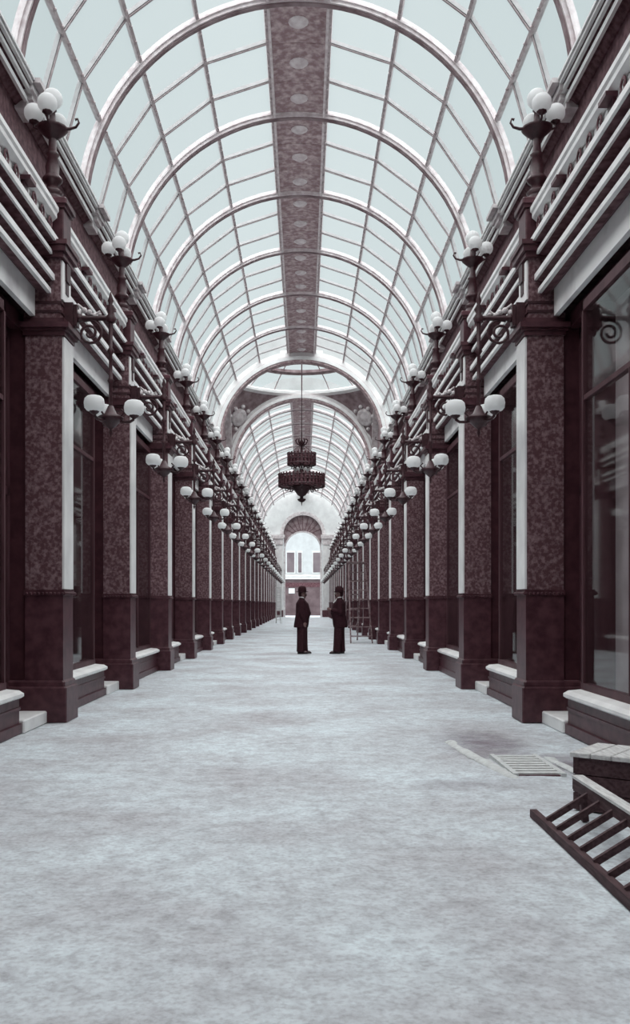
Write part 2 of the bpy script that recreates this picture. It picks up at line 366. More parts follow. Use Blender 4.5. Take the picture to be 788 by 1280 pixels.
# ---- glass vault
ANG = [math.radians(a) for a in (8.8, 27.5, 46.2, 65.0, 84.0)]
def vault(label, ys, y_first, y_last, y_solid=-99):
    c = empty('ceiling', (0, ys[0], ZC))
    tag(c, label, 'glass roof', kind='structure')
    oy = ys[0]
    rib_m = MB()
    rib_m.arc(RG - 0.12, RG + 0.05, -0.085, 0.085, math.radians(-86), math.radians(86), 44, 0)
    bead_m = MB().arc(RG - 0.15, RG - 0.12, -0.045, 0.045, math.radians(-86), math.radians(86), 44, 0).mesh('rib_bead', 'pend')
    rib_m.arc(RG - 0.06, RG - 0.02, -0.12, 0.12, math.radians(-86), math.radians(86), 44, 0)
    rib_m = rib_m.mesh('rib', 'rib')
    bar_m = MB()
    for s in (-1, 1):
        for k in range(4): bar_m.arc(RG - 0.02, RG - 0.003, -0.02, 0.02, s*ANG[k], s*ANG[k + 1], 1, 0)
    bar_m = bar_m.mesh('glazing_bar', 'bar')
    fla_m = MB()
    for s in (-1, 1):
        for k in range(4): fla_m.arc(RG + 0.003, RG + 0.075, -0.035, 0.035, s*ANG[k], s*ANG[k + 1], 1, 0)
    fla_m = fla_m.mesh('flashing', 'flash')
    pur = {}
    for s in (-1, 1):
        for k, a in enumerate(ANG):
            m = MB(); r0, r1 = RG - 0.05, RG + 0.04; da = 0.008
            p = [(r0*math.sin(s*a - da), r0*math.cos(s*a - da)), (r0*math.sin(s*a + da), r0*math.cos(s*a + da)), (r1*math.sin(s*a + da), r1*math.cos(s*a + da)), (r1*math.sin(s*a - da), r1*math.cos(s*a - da))]
            m.prism(p, 0.11, D - 0.11)
            for q in range(9):
                yy = 0.3 + q*(D - 0.6)/8
                m.ball(((r0 - 0.01)*math.sin(s*a), yy, (r0 - 0.005)*math.cos(s*a)), 0.03, n=6, m=4)
            pur[s, k] = m.mesh('purlin', 'bar')
    pane = {}; solid = {}
    for s in (-1, 1):
        for k in range(4):
            m = MB(); vs = []; fs = []; n = 1
            for i in range(n + 1):
                a = s*(ANG[k] + (ANG[k+1] - ANG[k])*i/n)
                vs += [(RG*math.sin(a), 0.03, RG*math.cos(a)), (RG*math.sin(a), D/3 - 0.03, RG*math.cos(a))]
            for i in range(n): fs.append((2*i, 2*i+1, 2*i+3, 2*i+2))
            m.add(vs, fs, True); pane[s, k] = m.mesh('pane', 'roofglass'); solid[s, k] = MB().add([(q[0], 0.0 if i % 2 == 0 else D/3, q[2]) for i, q in enumerate(vs)], fs, True).mesh('vault_board', 'frieze')
    board = MB()
    sg = [(-ANG[0] + 2*ANG[0]*i/6) for i in range(7)]
    pr = [((RG - 0.04)*math.sin(a), (RG - 0.04)*math.cos(a)) for a in sg] + [((RG + 0.08)*math.sin(a), (RG + 0.08)*math.cos(a)) for a in reversed(sg)]
    board.prism(pr, 0.012, D/3 - 0.012)
    board = board.mesh('ridge_board', 'ridge')
    ridge_edge = {}
    for s in (-1, 1):
        a = s*(ANG[0] - 0.012)
        m = MB(); m.bar(((RG - 0.09)*math.sin(a), 0.11, (RG - 0.09)*math.cos(a)), ((RG - 0.09)*math.sin(a), D - 0.11, (RG - 0.09)*math.cos(a)), 0.05, 0.09)
        ridge_edge[s] = m.mesh('ridge_moulding', 'rib')
    ros = MB(); 
    ros.lathe([(0.02, -0.05), (0.14, -0.045), (0.17, -0.02), (0.2, 0.0)], 12, (0, 0, RG - 0.05))
    ros = ros.mesh('ridge_boss', 'rib')
    corb = {}
    for s in (-1, 1):
        m = MB(s)
        for x, z0, z1 in ((3.56, 0.015, 0.085), (3.66, -0.08, 0.015), (3.70, -0.16, -0.08), (3.78, -0.28, -0.16)):
            m.box(x, 3.98, -0.20 - 0.1*(z0 > -0.1), 0.20 + 0.1*(z0 > -0.1), z0, z1)
        corb[s] = m.mesh('corbel', 'mould')
    for j, y in enumerate(ys):
        if y_first - 0.01 < y < y_last + 0.01:
            link('rib_bead', bead_m, link('rib', rib_m, c, (0, y - oy, 0)))
            for s in (-1, 1): link('corbel', corb[s], c, (0, y - oy, 0))
    for j in range(len(ys) - 1):
        b = ys[j] - oy
        for s in (-1, 1):
            link('ridge_moulding', ridge_edge[s], c, (0, b, 0))
            for k in range(5): link('purlin', pur[s, k], c, (0, b, 0))
        if ys[j] < y_solid:
            for t in range(3):
                link('ridge_board', board, c, (0, b + D*t/3, 0))
                for s in (-1, 1):
                    for k in range(4): link('vault_board', solid[s, k], c, (0, b + D*t/3, 0))
            continue
        for t in (1, 2): link('flashing', fla_m, link('glazing_bar', bar_m, c, (0, b + D*t/3, 0)))
        for t in range(3):
            link('ridge_board', board, c, (0, b + D*t/3, 0))
            link('ridge_boss', ros, c, (0, b + D*(t + 0.5)/3, 0))
            for s in (-1, 1):
                for k in range(4): link('pane', pane[s, k], c, (0, b + D*t/3, 0))
    return c
ys_near = [0.97 + D*k for k in range(-1, 11)]
vault('barrel vault of ribbed glass panes with a brown boarded ridge before the dome', ys_near, -5, 38)
ys_far = [48.6 + D*k for k in range(0, 12)]
vault('barrel vault of ribbed glass panes beyond the domed crossing', ys_far, 50, 92)

# ---- domed crossing
def crossing():
    yc = (Y_X0 + Y_X1)/2; R = (Y_X1 - Y_X0)/2 + 0.02
    c = empty('dome', (0, yc, ZC))
    tag(c, 'shallow glazed dome on pendentives between two great white arches', 'dome', kind='structure')
    for y, sg in ((Y_X0 - yc, -1), (Y_X1 - yc, 1)):
        for r0, r1, a, b, mt, nm in ((3.60, 3.86, -0.26, 0.26, 'ridge', 'arch'), (3.86, 4.10, -0.17, 0.17, 'pale', 'arch_moulding'), (3.68, 3.84, -0.31, 0.31, 'pale', 'arch_fillet')):
            MB().arc(r0, r1, y + a, y + b, math.radians(-89), math.radians(89), 48, 0).build(nm, mt, c)
        m = MB(); vs = []; fs = []; n = 40
        for i in range(n + 1):
            a = -PI/2 + PI*i/n
            vs += [(4.08*math.sin(a), y, 4.08*math.cos(a)), (4.85*math.sin(a), y, 4.85*math.cos(a))]
        for i in range(n): fs.append((2*i, 2*i+1, 2*i+3, 2*i+2))
        m.add(vs, fs); m.build('spandrel', 'render', c)
    for s in (-1, 1):   # side lunettes
        m = MB(s); n = 24
        vs = [(4.0, 0, 0)] + [(4.0, R*math.sin(-PI/2 + PI*i/n), R*math.cos(-PI/2 + PI*i/n)) for i in range(n + 1)]
        m.add(vs, [(0, i + 1, i + 2) for i in range(n)]); m.build('lunette', 'pend', c)
        m = MB(); rings = []
        for i in range(33):
            a = -PI/2 + PI*i/32
            rings.append([(s*3.7, 3.55*math.sin(a), 3.55*math.cos(a)), (s*4.0, 3.55*math.sin(a), 3.55*math.cos(a)), (s*4.0, 3.82*math.sin(a), 3.82*math.cos(a)), (s*3.7, 3.82*math.sin(a), 3.82*math.cos(a))])
        m.loft(rings); m.build('side_arch', 'mould', c)
    Sx = R*math.sqrt(2); zt = math.sqrt(Sx*Sx - R*R)
    for q in range(4):
        m = MB(); vs = []; fs = []; nu, nv = 20, 10
        for i in range(nu + 1):
            th = PI/2*q + PI/2*i/nu
            rho = R/max(abs(math.cos(th)), abs(math.sin(th)))
            e0 = math.atan2(math.sqrt(max(Sx*Sx - rho*rho, 0)), rho); e1 = math.atan2(zt, R)
            for j in range(nv + 1):
                e = e0 + (e1 - e0)*j/nv
                vs.append((Sx*math.cos(e)*math.cos(th), Sx*math.cos(e)*math.sin(th), Sx*math.sin(e)))
        for i in range(nu):
            for j in range(nv):
                a = i*(nv+1) + j; fs.append((a, a+1, a+nv+2, a+nv+1))
        m.add(vs, fs, True); p = m.build('pendentive', 'pend', c)
        # carved medallion on each pendentive, facing the centre
        th = PI/4 + PI/2*q; e = math.radians(29)
        pos = Vector((Sx*math.cos(e)*math.cos(th), Sx*math.cos(e)*math.sin(th), Sx*math.sin(e)))*0.985
        md = MB().lathe([(0.02, 0.12), (0.2, 0.1), (0.3, 0.05), (0.38, 0.09), (0.46, 0.04), (0.5, -0.05)], 14)
        for k in range(8):
            md.ball((0.62*math.cos(PI*k/4), 0.62*math.sin(PI*k/4), 0.0), 0.12, n=6, m=4)
        o = md.build('medallion', 'mould', p, pos)
        o.rotation_mode = 'QUATERNION'; o.rotation_quaternion = (-pos).to_track_quat('Z', 'Y')
    # ring mouldings and glazed dome
    MB().lathe_ring = None
    def ring(prof, mt, nm, n=48):
        m = MB(); rings = [[(r*math.cos(2*PI*k/n), r*math.sin(2*PI*k/n), z) for k in range(n)] for r, z in prof + [prof[0]]]
        m.loft(rings, caps=False); m.build(nm, mt, c)
    ring([(R + 0.1, zt - 0.02), (R - 0.05, zt), (R - 0.18, zt + 0.10), (R - 0.18, zt + 0.22), (R - 0.05, zt + 0.30), (R + 0.1, zt + 0.32)], 'pale', 'dome_cornice')
    ring([(2.72, zt + 0.84), (2.46, zt + 0.92), (2.46, zt + 1.06), (2.72, zt + 1.0)], 'pend', 'dome_ring')
    ring([(0.5, zt + 1.60), (0.36, zt + 1.62), (0.36, zt + 1.74), (0.5, zt + 1.72)], 'mould', 'dome_eye')
    NS = 16
    prof = [(R, zt + 0.28), (3.3, zt + 0.62), (2.6, zt + 0.98), (1.6, zt + 1.42), (0.42, zt + 1.68)]
    for k in range(NS):
        a0, a1 = 2*PI*k/NS, 2*PI*(k+1)/NS
        m = MB()
        m.tube([((r - 0.02)*math.cos(a0), (r - 0.02)*math.sin(a0), z) for r, z in prof], 0.035, 6); m.build('dome_rib', 'bar', c)
        for i, (lo, hi) in enumerate(((0, 2), (2, 4))):
            m = MB(); vs = []; fs = []
            for r, z in prof[lo:hi + 1]: vs += [(r*math.cos(a), r*math.sin(a), z + 0.02) for a in (a0, (a0+a1)/2, a1)]
            for t in range(hi - lo): fs += [(3*t, 3*t+1, 3*t+4, 3*t+3), (3*t+1, 3*t+2, 3*t+5, 3*t+4)]
            m.add(vs, fs, True); m.build('dome_pane', 'roofglass', c)
    MB().lathe([(0.02, zt + 1.62), (0.3, zt + 1.66), (0.45, zt + 1.76), (0.02, zt + 1.8)], 16).build('dome_boss', 'mould', c)
    return yc, ZC + zt + 1.62
Y_DOME, Z_DOME = crossing()

# ------------------------------------------------------------------ piers
OXP = 2.8
def pier_meshes(s):
    r = {}
    def nb(): return MB(s, OXP)
    r['plinth', 'granite'] = nb().bbox(2.56, 3.30, -0.27, 0.27, 0, 0.40, 0.015).bbox(2.585, 3.30, -0.245, 0.245, 0.40, 0.47, 0.02).mesh('plinth', 'granite')
    r['dado', 'granite'] = nb().box(2.61, 3.04, -0.22, 0.22, 0.47, 1.43).mesh('dado', 'granite')
    m = nb().box(2.585, 3.05, -0.24, 0.24, 1.43, 1.47).box(2.60, 3.05, -0.23, 0.23, 1.47, 1.49)
    for k in range(12): m.ball((2.585, -0.22 + 0.04*k, 1.45), 0.016, n=6, m=4)
    for k in range(10): m.ball((2.61 + 0.045*k, -0.24, 1.45), 0.016, n=6, m=4)
    r['dado_cap', 'granite'] = m.mesh('dado_cap', 'granite')
    r['shaft', 'marble'] = nb().box(2.625, 3.04, -0.21, 0.21, 1.49, 4.36).mesh('shaft', 'marble')
    r['front_panel', 'pale'] = nb().bbox(2.60, 2.628, -0.20, 0.20, 1.50, 4.35, 0.004).mesh('front_panel', 'pale')
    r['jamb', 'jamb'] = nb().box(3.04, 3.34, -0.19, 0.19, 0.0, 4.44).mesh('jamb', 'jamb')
    r['capital', 'granite'] = nb().box(2.59, 3.06, -0.23, 0.23, 4.36, 4.41).box(2.56, 3.08, -0.25, 0.25, 4.41, 4.44).box(2.535, 3.10, -0.275, 0.275, 4.44, 4.50).box(2.60, 3.06, -0.22, 0.22, 4.50, 4.56).mesh('capital', 'granite')
    r['entablature_block', 'marble'] = nb().box(2.645, 3.06, -0.20, 0.20, 4.56, 5.24).mesh('entablature_block', 'marble')
    r['block_face', 'pale'] = nb().bbox(2.625, 2.648, -0.18, 0.18, 4.78, 5.22, 0.004).mesh('block_face', 'pale')
    r['cornice_block', 'mould'] = nb().box(2.60, 3.08, -0.24, 0.24, 5.24, 5.30).box(2.57, 3.08, -0.27, 0.27, 5.30, 5.37).box(2.55, 3.08, -0.29, 0.29, 5.37, 5.42).mesh('cornice_block', 'granite')
    r['pedestal', 'granite'] = nb().bbox(2.62, 2.96, -0.17, 0.17, 5.42, 5.82, 0.012).mesh('pedestal', 'granite')
    r['pedestal_cap', 'granite'] = nb().box(2.60, 2.98, -0.19, 0.19, 5.82, 5.86).bbox(2.575, 3.005, -0.215, 0.215, 5.86, 5.93, 0.015).mesh('pedestal_cap', 'granite')
    m = nb()
    for zz in (4.62, 4.72): m.box(2.63, 3.06, -0.21, 0.21, zz, zz + 0.03)
    m.box(2.60, 2.66, -0.08, 0.08, 5.02, 5.22); m.box(2.615, 2.66, -0.06, 0.06, 4.88, 5.02)
    m.box(2.537, 2.66, -0.075, 0.075, 4.50, 4.78)
    r['console', 'granite'] = m.mesh('console', 'iron')
    return r
PM = {s: pier_meshes(s) for s in (-1, 1)}

def where(s, k):
    """words for pier k (k=1 is the first past the grate)"""
    if k == 0: return None
    if piers[k] > Y_X1:
        return ORD[k - 12 + (1 if piers[11] > Y_X1 else 0)] + (' past the dome, floor grate side' if s > 0 else ' past the dome, side facing the grate')
    if s > 0: return ORD[k - 1] + ' past the floor grate on its side'
    return ORD[k - 1] + ' along the row facing the floor grate'
for s in (-1, 1):
    for k, y in enumerate(piers):
        p = empty('pier', (s*OXP, y, 0))
        wd = where(s, k)
        if k == 0: tag(p, 'lampless dark stone shop pier nearest the entrance, ' + ('grate side' if s > 0 else 'side facing the grate'), 'pier', 'shop piers')
        else: tag(p, ('dark stone shop pier with pale inner face, ' if y < Y_X1 else 'small distant shop pier, ') + wd, 'pier', 'shop piers')
        for (nm, _), me in PM[s].items(): link(nm, me, p)

# ------------------------------------------------------------------ shop windows and doors, bay by bay
WX = 2.83
def window_meshes(s, a, b, white):
    """bay window from local y a to b; origin at (3.25, pier y, 0)"""
    def nb(): return MB(s, 3.25)
    r = []
    rise = nb().box(WX, 3.33, a, b, 0.0, 0.36).box(WX - 0.03, 3.33, a, b, 0.0, 0.10).box(WX - 0.015, 3.33, a, b, 0.24, 0.27)
    r.append(('stall_riser', rise.mesh('stall_riser', 'granite')))
    r.append(('sill', nb().prism([(WX - 0.05, 0.38), (WX - 0.05, 0.41), (WX, 0.44), (3.0, 0.455), (3.0, 0.36), (WX - 0.02, 0.36)], a, b).mesh('sill', 'pale')))
    gx = 3.0
    fr = nb()
    for y in (a, b - 0.05): fr.box(gx - 0.03, gx + 0.06, y, y + 0.05, 0.45, 4.44)
    fr.box(gx - 0.04, gx + 0.06, a, b, 0.45, 0.52).box(gx - 0.03, gx + 0.06, a, b, 4.34, 4.44)
    r.append(('window_frame', fr.mesh('window_frame', 'wood')))
    r.append(('return_panel', nb().box(gx + 0.06, 3.34, b - 0.03, b, 0.36, 4.44).box(gx + 0.06, 3.34, a, a + 0.03, 0.36, 4.44).mesh('return_panel', 'wood')))
    r.append(('transom', nb().box(gx - 0.025, gx + 0.04, a + 0.05, b - 0.05, 3.42, 3.47).mesh('transom', 'wood')))
    gm = 'paper' if white else 'shopglass'
    mid = (a + b)/2
    r.append(('mullion', nb().tube([(gx - 0.01, mid, 0.52), (gx - 0.01, mid, 3.42)], 0.018, 6).mesh('mullion', 'wood')))
    for y0, y1 in ((a + 0.05, mid - 0.015), (mid + 0.015, b - 0.05)):
        r.append(('pane', nb().box(gx - 0.005, gx + 0.005, y0, y1, 0.52, 3.42).mesh('pane', gm)))
        r.append(('pane', nb().box(gx - 0.005, gx + 0.005, y0, y1, 3.47, 4.34).mesh('pane', gm)))
    r.append(('window_back', nb().box(3.31, 3.34, a + 0.03, b - 0.03, 0.44, 4.44).mesh('window_back', 'backing')))
    r.append(('window_board', nb().box(gx + 0.06, 3.34, a, b, 0.36, 0.44).mesh('window_board', 'wood')))
    return r
def door_meshes(s, a, b, white):
    def nb(): return MB(s, 3.25)
    r = []
    r.append(('doorstep', nb().bbox(2.78, 3.36, a + 0.005, b - 0.005, 0, 0.13, 0.012).mesh('doorstep', 'pale')))
    fr = nb()
    for y in (a, b - 0.08): fr.box(3.22, 3.34, y, y + 0.08, 0.13, 4.44)
    fr.box(3.22, 3.34, a, b, 2.55, 2.65).box(3.22, 3.34, a, b, 4.32, 4.44)
    r.append(('door_frame', fr.mesh('door_frame', 'wood')))
    lf = nb().box(3.28, 3.33, a + 0.08, b - 0.08, 0.13, 0.95).box(3.28, 3.33, a + 0.08, a + 0.19, 0.95, 2.55).box(3.28, 3.33, b - 0.19, b - 0.08, 0.95, 2.55).box(3.28, 3.33, a + 0.08, b - 0.08, 2.42, 2.55)
    lf.box(3.265, 3.28, a + 0.2, b - 0.2, 0.3, 0.8)
    r.append(('door_leaf', lf.mesh('door_leaf', 'wood')))
    gm = 'paper' if white else 'shopglass'
    r.append(('door_pane', nb().box(3.30, 3.31, a + 0.19, b - 0.19, 0.95, 2.42).mesh('door_pane', gm)))
    r.append(('fanlight', nb().box(3.28, 3.29, a + 0.08, b - 0.08, 2.65, 4.32).mesh('fanlight', gm)))
    r.append(('door_handle', nb().ball((3.25, a + 0.14, 1.1), 0.028, n=8, m=6).tube([(3.25, a + 0.14, 1.1), (3.29, a + 0.14, 1.1)], 0.012, 6).mesh('door_handle', 'palewood')))
    return r
WM = {}; n_win = 0
bays = [P0 - D + D*k for k in range(NP)]     # start at the pier before the first one
pat = [True, True, True, False, True, False, True, False]
for s in (-1, 1):
    for k, y in enumerate(bays):
        far_door = pat[k] if k < len(pat) else (k % 2 == 0)
        white = False
        key = (s, far_door, white)
        if key not in WM:
            wa, wb_, da, db = (0.19, 2.9, 2.9, 3.81) if far_door else (1.1, 3.81, 0.19, 1.1)
            fm = MB(s, 3.25).bbox(2.93, 2.99, 0.20, 3.80, 4.58, 4.94, 0.01).mesh('fascia_board', 'fascia')
            WM[key] = (window_meshes(s, wa, wb_, white), door_meshes(s, da, db, white), fm)
        n_win += 1
        w = empty('window_%d' % n_win, (s*3.25, y, 0)); d = empty('door_%d' % n_win, (s*3.25, y, 0))
        sidew = 'on the floor grate side' if s > 0 else 'facing the floor grate side'
        if y > Y_X1:
            wd = 'behind the pier ' + where(s, k - 1)
            tag(w, ('white-sheeted shop front ' if white else 'distant shop window ') + wd, 'shop window', 'far shop fronts', 'structure')
            tag(d, ('white-sheeted shop door ' if white else 'distant shop door ') + wd, 'door', 'far shop doors', 'structure')
        else:
            nth = ('before the first lamp pier ' if k <= 1 else 'after the %s lamp pier ' % ORD[k - 2]) + sidew
            tag(w, 'tall plate glass shop window over a stone riser ' + nth, 'shop window', 'shop windows before the dome', 'structure')
            tag(d, 'dark half-glazed shop door with pale step ' + nth, 'door', 'shop doors before the dome', 'structure')
        for nm, me in WM[key][0]: link(nm, me, w)
        link('fascia_board', WM[key][2], w)
        for nm, me in WM[key][1]: link(nm, me, d)

# ------------------------------------------------------------------ balcony parapets
BM = {}
for s in (-1, 1):
    y0, y1 = 0.215, D - 0.215
    BM[s] = dict(
        panel=MB(s, OXP).box(2.745, 2.83, y0, y1, 5.462, 5.66).mesh('panel', 'relief'),
        coping=MB(s, OXP).prism([(2.73, 5.64), (2.68, 5.68), (2.68, 5.73), (2.66, 5.75), (2.66, 5.80), (2.70, 5.83), (2.88, 5.83), (2.88, 5.64)], y0, y1).mesh('coping', 'pale'),
        base_rail=MB(s, OXP).box(2.715, 2.86, y0, y1, 5.462, 5.50).mesh('base_rail', 'mould'))
    m = MB(s, OXP); n = 10
    m.loft([[(2.745 - 0.028 + 0.01*math.cos(2*PI*j/6), (0.055 + 0.018*math.sin(2*PI*j/6))*math.cos(2*PI*i/n), 5.575 + (0.055 + 0.018*math.sin(2*PI*j/6))*math.sin(2*PI*i/n)) for j in range(6)] for i in range(n + 1)], caps=False, smooth=True)
    m.ball((2.735, 0, 5.575), 0.022, n=6, m=4)
    BM[s]['rosette'] = m.mesh('rosette', 'frieze')
    m = MB(s, OXP).box(2.715, 2.85, -0.07, 0.07, 5.47, 5.66)
    m.box(2.64, 2.88, -0.1, 0.1, 5.60, 5.64); BM[s]['die'] = m.mesh('die', 'granite')
for s in (-1, 1):
    for k, y in enumerate(bays[1:], 1):
        b = empty('balcony_parapet', (s*OXP, y, 5.462))
        sidew = 'on the floor grate side' if s > 0 else 'facing the floor grate side'
        tag(b, 'pale carved balcony parapet ' + ('before the first lamp pier, ' + sidew if k == 1 else 'behind the lamp pier ' + where(s, k - 1)), 'parapet', 'balcony parapets')
        for nm in ('panel', 'coping', 'base_rail'): link(nm, BM[s][nm], b, (0, 0, -5.462))
        if y < 44:
            for q in range(12): 
                if q in (3, 8): continue
                link('rosette', BM[s]['rosette'], b, (0, 0.36 + q*0.2985, -5.462))
            for q in (3, 8): link('die', BM[s]['die'], b, (0, 0.36 + q*0.2985, -5.462))

# ------------------------------------------------------------------ gas lamps
def standard_meshes(s):
    """upright lamp standing on the pedestal; origin at its foot"""
    def nb(): return MB(s, 0)
    r = []
    r.append(('foot', nb().lathe([(0.15, 0), (0.15, 0.03), (0.12, 0.05), (0.10, 0.10), (0.125, 0.13), (0.07, 0.18)], 12).mesh('foot', 'iron'), None))
    r.append(('stem', nb().lathe([(0.075, 0.16), (0.065, 0.22), (0.10, 0.25), (0.12, 0.28), (0.10, 0.31), (0.075, 0.34), (0.085, 0.42), (0.055, 0.54), (0.08, 0.57), (0.05, 0.6), (0.045, 0.78)], 10).mesh('stem', 'iron'), None))
    r.append(('bowl', nb().lathe([(0.035, 0.74), (0.10, 0.79), (0.165, 0.85), (0.18, 0.875), (0.10, 0.895), (0.045, 0.93), (0.03, 1.06), (0.05, 1.08), (0.03, 1.1)], 14).mesh('bowl', 'iron'), None))
    hook = [(-0.1, 0, 0.87), (-0.2, 0, 0.87), (-0.27, 0, 0.89), (-0.305, 0, 0.94), (-0.29, 0, 0.985), (-0.26, 0, 0.975)]
    r.append(('hook_arm', nb().tube(hook, [0.022, 0.018, 0.015, 0.013, 0.012, 0.018], 6).mesh('hook_arm', 'iron'), None))
    r.append(('top_globe', nb().ball((0, 0, 1.215), 0.115, 0.115).mesh('top_globe', 'opal'), None))
    gl = MB(s, 0).ball((0, 0, 0), 0.112, 0.108).mesh('globe', 'opal')
    for a in (0, 90, -90):
        ca, sa = math.cos(math.radians(a)), math.sin(math.radians(a)); R = 0.215
        arm = nb().tube([(0.08*ca, 0.08*sa, 0.87), (0.15*ca, 0.15*sa, 0.86), (R*ca, R*sa, 0.885), (R*ca, R*sa, 0.94)], 0.014, 6)
        arm.lathe([(0.02, 0.92), (0.06, 0.945), (0.055, 0.965)], 8, (R*ca, R*sa, 0))
        r.append(('arm', arm.mesh('arm', 'iron'), None))
        r.append(('globe', gl, (s*R*ca, R*sa, 1.05)))
    return r
def bracket_meshes(s):
    """arm out of the pier with a three-globe pendant; origin on the pier face"""
    ox = 2.533; cx = 2.12; zg = 3.59 - 4.62
    def nb(): return MB(s, ox)
    r = []
    r.append(('wall_plate', nb().box(2.495, 2.533, -0.06, 0.06, -0.10, 0.14).ball((2.48, 0, 0), 0.05, n=8, m=6).mesh('wall_plate', 'iron'), None))
    r.append(('arm', nb().tube([(2.52, 0, 0), (2.35, 0, 0.0), (cx, 0, 0.0)], [0.038, 0.028, 0.032], 8).mesh('arm', 'iron'), None))
    sp = []
    for i in range(26):
        t = i/25; a = PI*0.35 + t*3.6*PI; q = 0.155*(1 - t*0.78)
        sp.append((2.36 + q*math.cos(a), 0, -0.17 + q*math.sin(a)))
    r.append(('scroll', nb().tube(sp, 0.017, 6).mesh('scroll', 'iron'), None))
    lf = nb()
    for i in range(5): lf.ball((2.485 - 0.06*i, 0, 0.06 + 0.03*math.sin(i*1.4)), 0.04 - 0.004*i, n=6, m=5)
    lf.tube([(2.50, 0, 0.16), (2.45, 0, 0.12), (2.38, 0, 0.05), (2.30, 0, 0.04), (2.24, 0, 0.08)], 0.014, 6)
    r.append(('leaf_ornament', lf.mesh('leaf_ornament', 'mould'), None))
    r.append(('finial', nb().lathe([(0.05, -0.05), (0.065, 0.0), (0.03, 0.05), (0.055, 0.10), (0.02, 0.16), (0.035, 0.2), (0.005, 0.30)], 8, (cx, 0, 0)).mesh('finial', 'iron'), None))
    r.append(('drop_rod', nb().lathe([(0.022, zg - 0.05), (0.022, -0.75), (0.04, -0.72), (0.022, -0.69), (0.02, -0.42), (0.045, -0.38), (0.02, -0.34), (0.028, -0.04)], 8, (cx, 0, 0)).mesh('drop_rod', 'iron'), None))
    r.append(('bowl', nb().lathe([(0.004, zg - 0.34), (0.02, zg - 0.29), (0.012, zg - 0.25), (0.05, zg - 0.22), (0.10, zg - 0.17), (0.155, zg - 0.13), (0.15, zg - 0.11), (0.07, zg - 0.07), (0.03, zg + 0.02)], 14, (cx, 0, 0)).mesh('bowl', 'iron'), None))
    gl = MB(s, 0).lathe([(0.045, -0.092), (0.085, -0.082), (0.112, -0.05), (0.118, 0.0), (0.108, 0.05), (0.08, 0.078), (0.045, 0.088), (0.02, 0.088)], 16).mesh('globe', 'opal')
    for a in (180, 60, -60):
        ca, sa = math.cos(math.radians(a)), math.sin(math.radians(a)); R = 0.27
        pts = [(cx + q*ca, q*sa, zg + z) for q, z in ((0.06, -0.14), (0.14, -0.165), (0.22, -0.165), (0.26, -0.14), (R, -0.09))]
        m = nb().tube(pts, 0.017, 6)
        m.lathe([(0.015, -0.13), (0.05, -0.105), (0.06, -0.085)], 8, (cx + R*ca, R*sa, zg))
        m.tube([(cx + 0.1*ca, 0.1*sa, zg - 0.12), (cx + 0.16*ca, 0.16*sa, zg - 0.06), (cx + 0.12*ca, 0.12*sa, zg - 0.02)], 0.012, 5)
        r.append(('branch', m.mesh('branch', 'iron'), None))
        r.append(('globe', gl, (s*(cx + R*ca - ox), R*sa, zg)))
    return r
SM = {s: standard_meshes(s) for s in (-1, 1)}; KM = {s: bracket_meshes(s) for s in (-1, 1)}
for s in (-1, 1):
    for k, y in enumerate(piers):
        if k == 0: continue
        wd = where(s, k)
        a = empty('lamp_standard', (s*2.79, y, 5.93)); b = empty('bracket_lamp', (s*2.533, y, 4.62))
        tag(a, 'upright gas lamp above the pier ' + wd, 'gas lamp', 'balcony gas lamps')
        tag(b, 'hanging three-globe gas lamp on the pier ' + wd, 'gas lamp', 'bracket gas lamps')
        for nm, me, loc in SM[s]: link(nm, me, a, loc or (0, 0, 0))
        for nm, me, loc in KM[s]: link(nm, me, b, loc or (0, 0, 0))

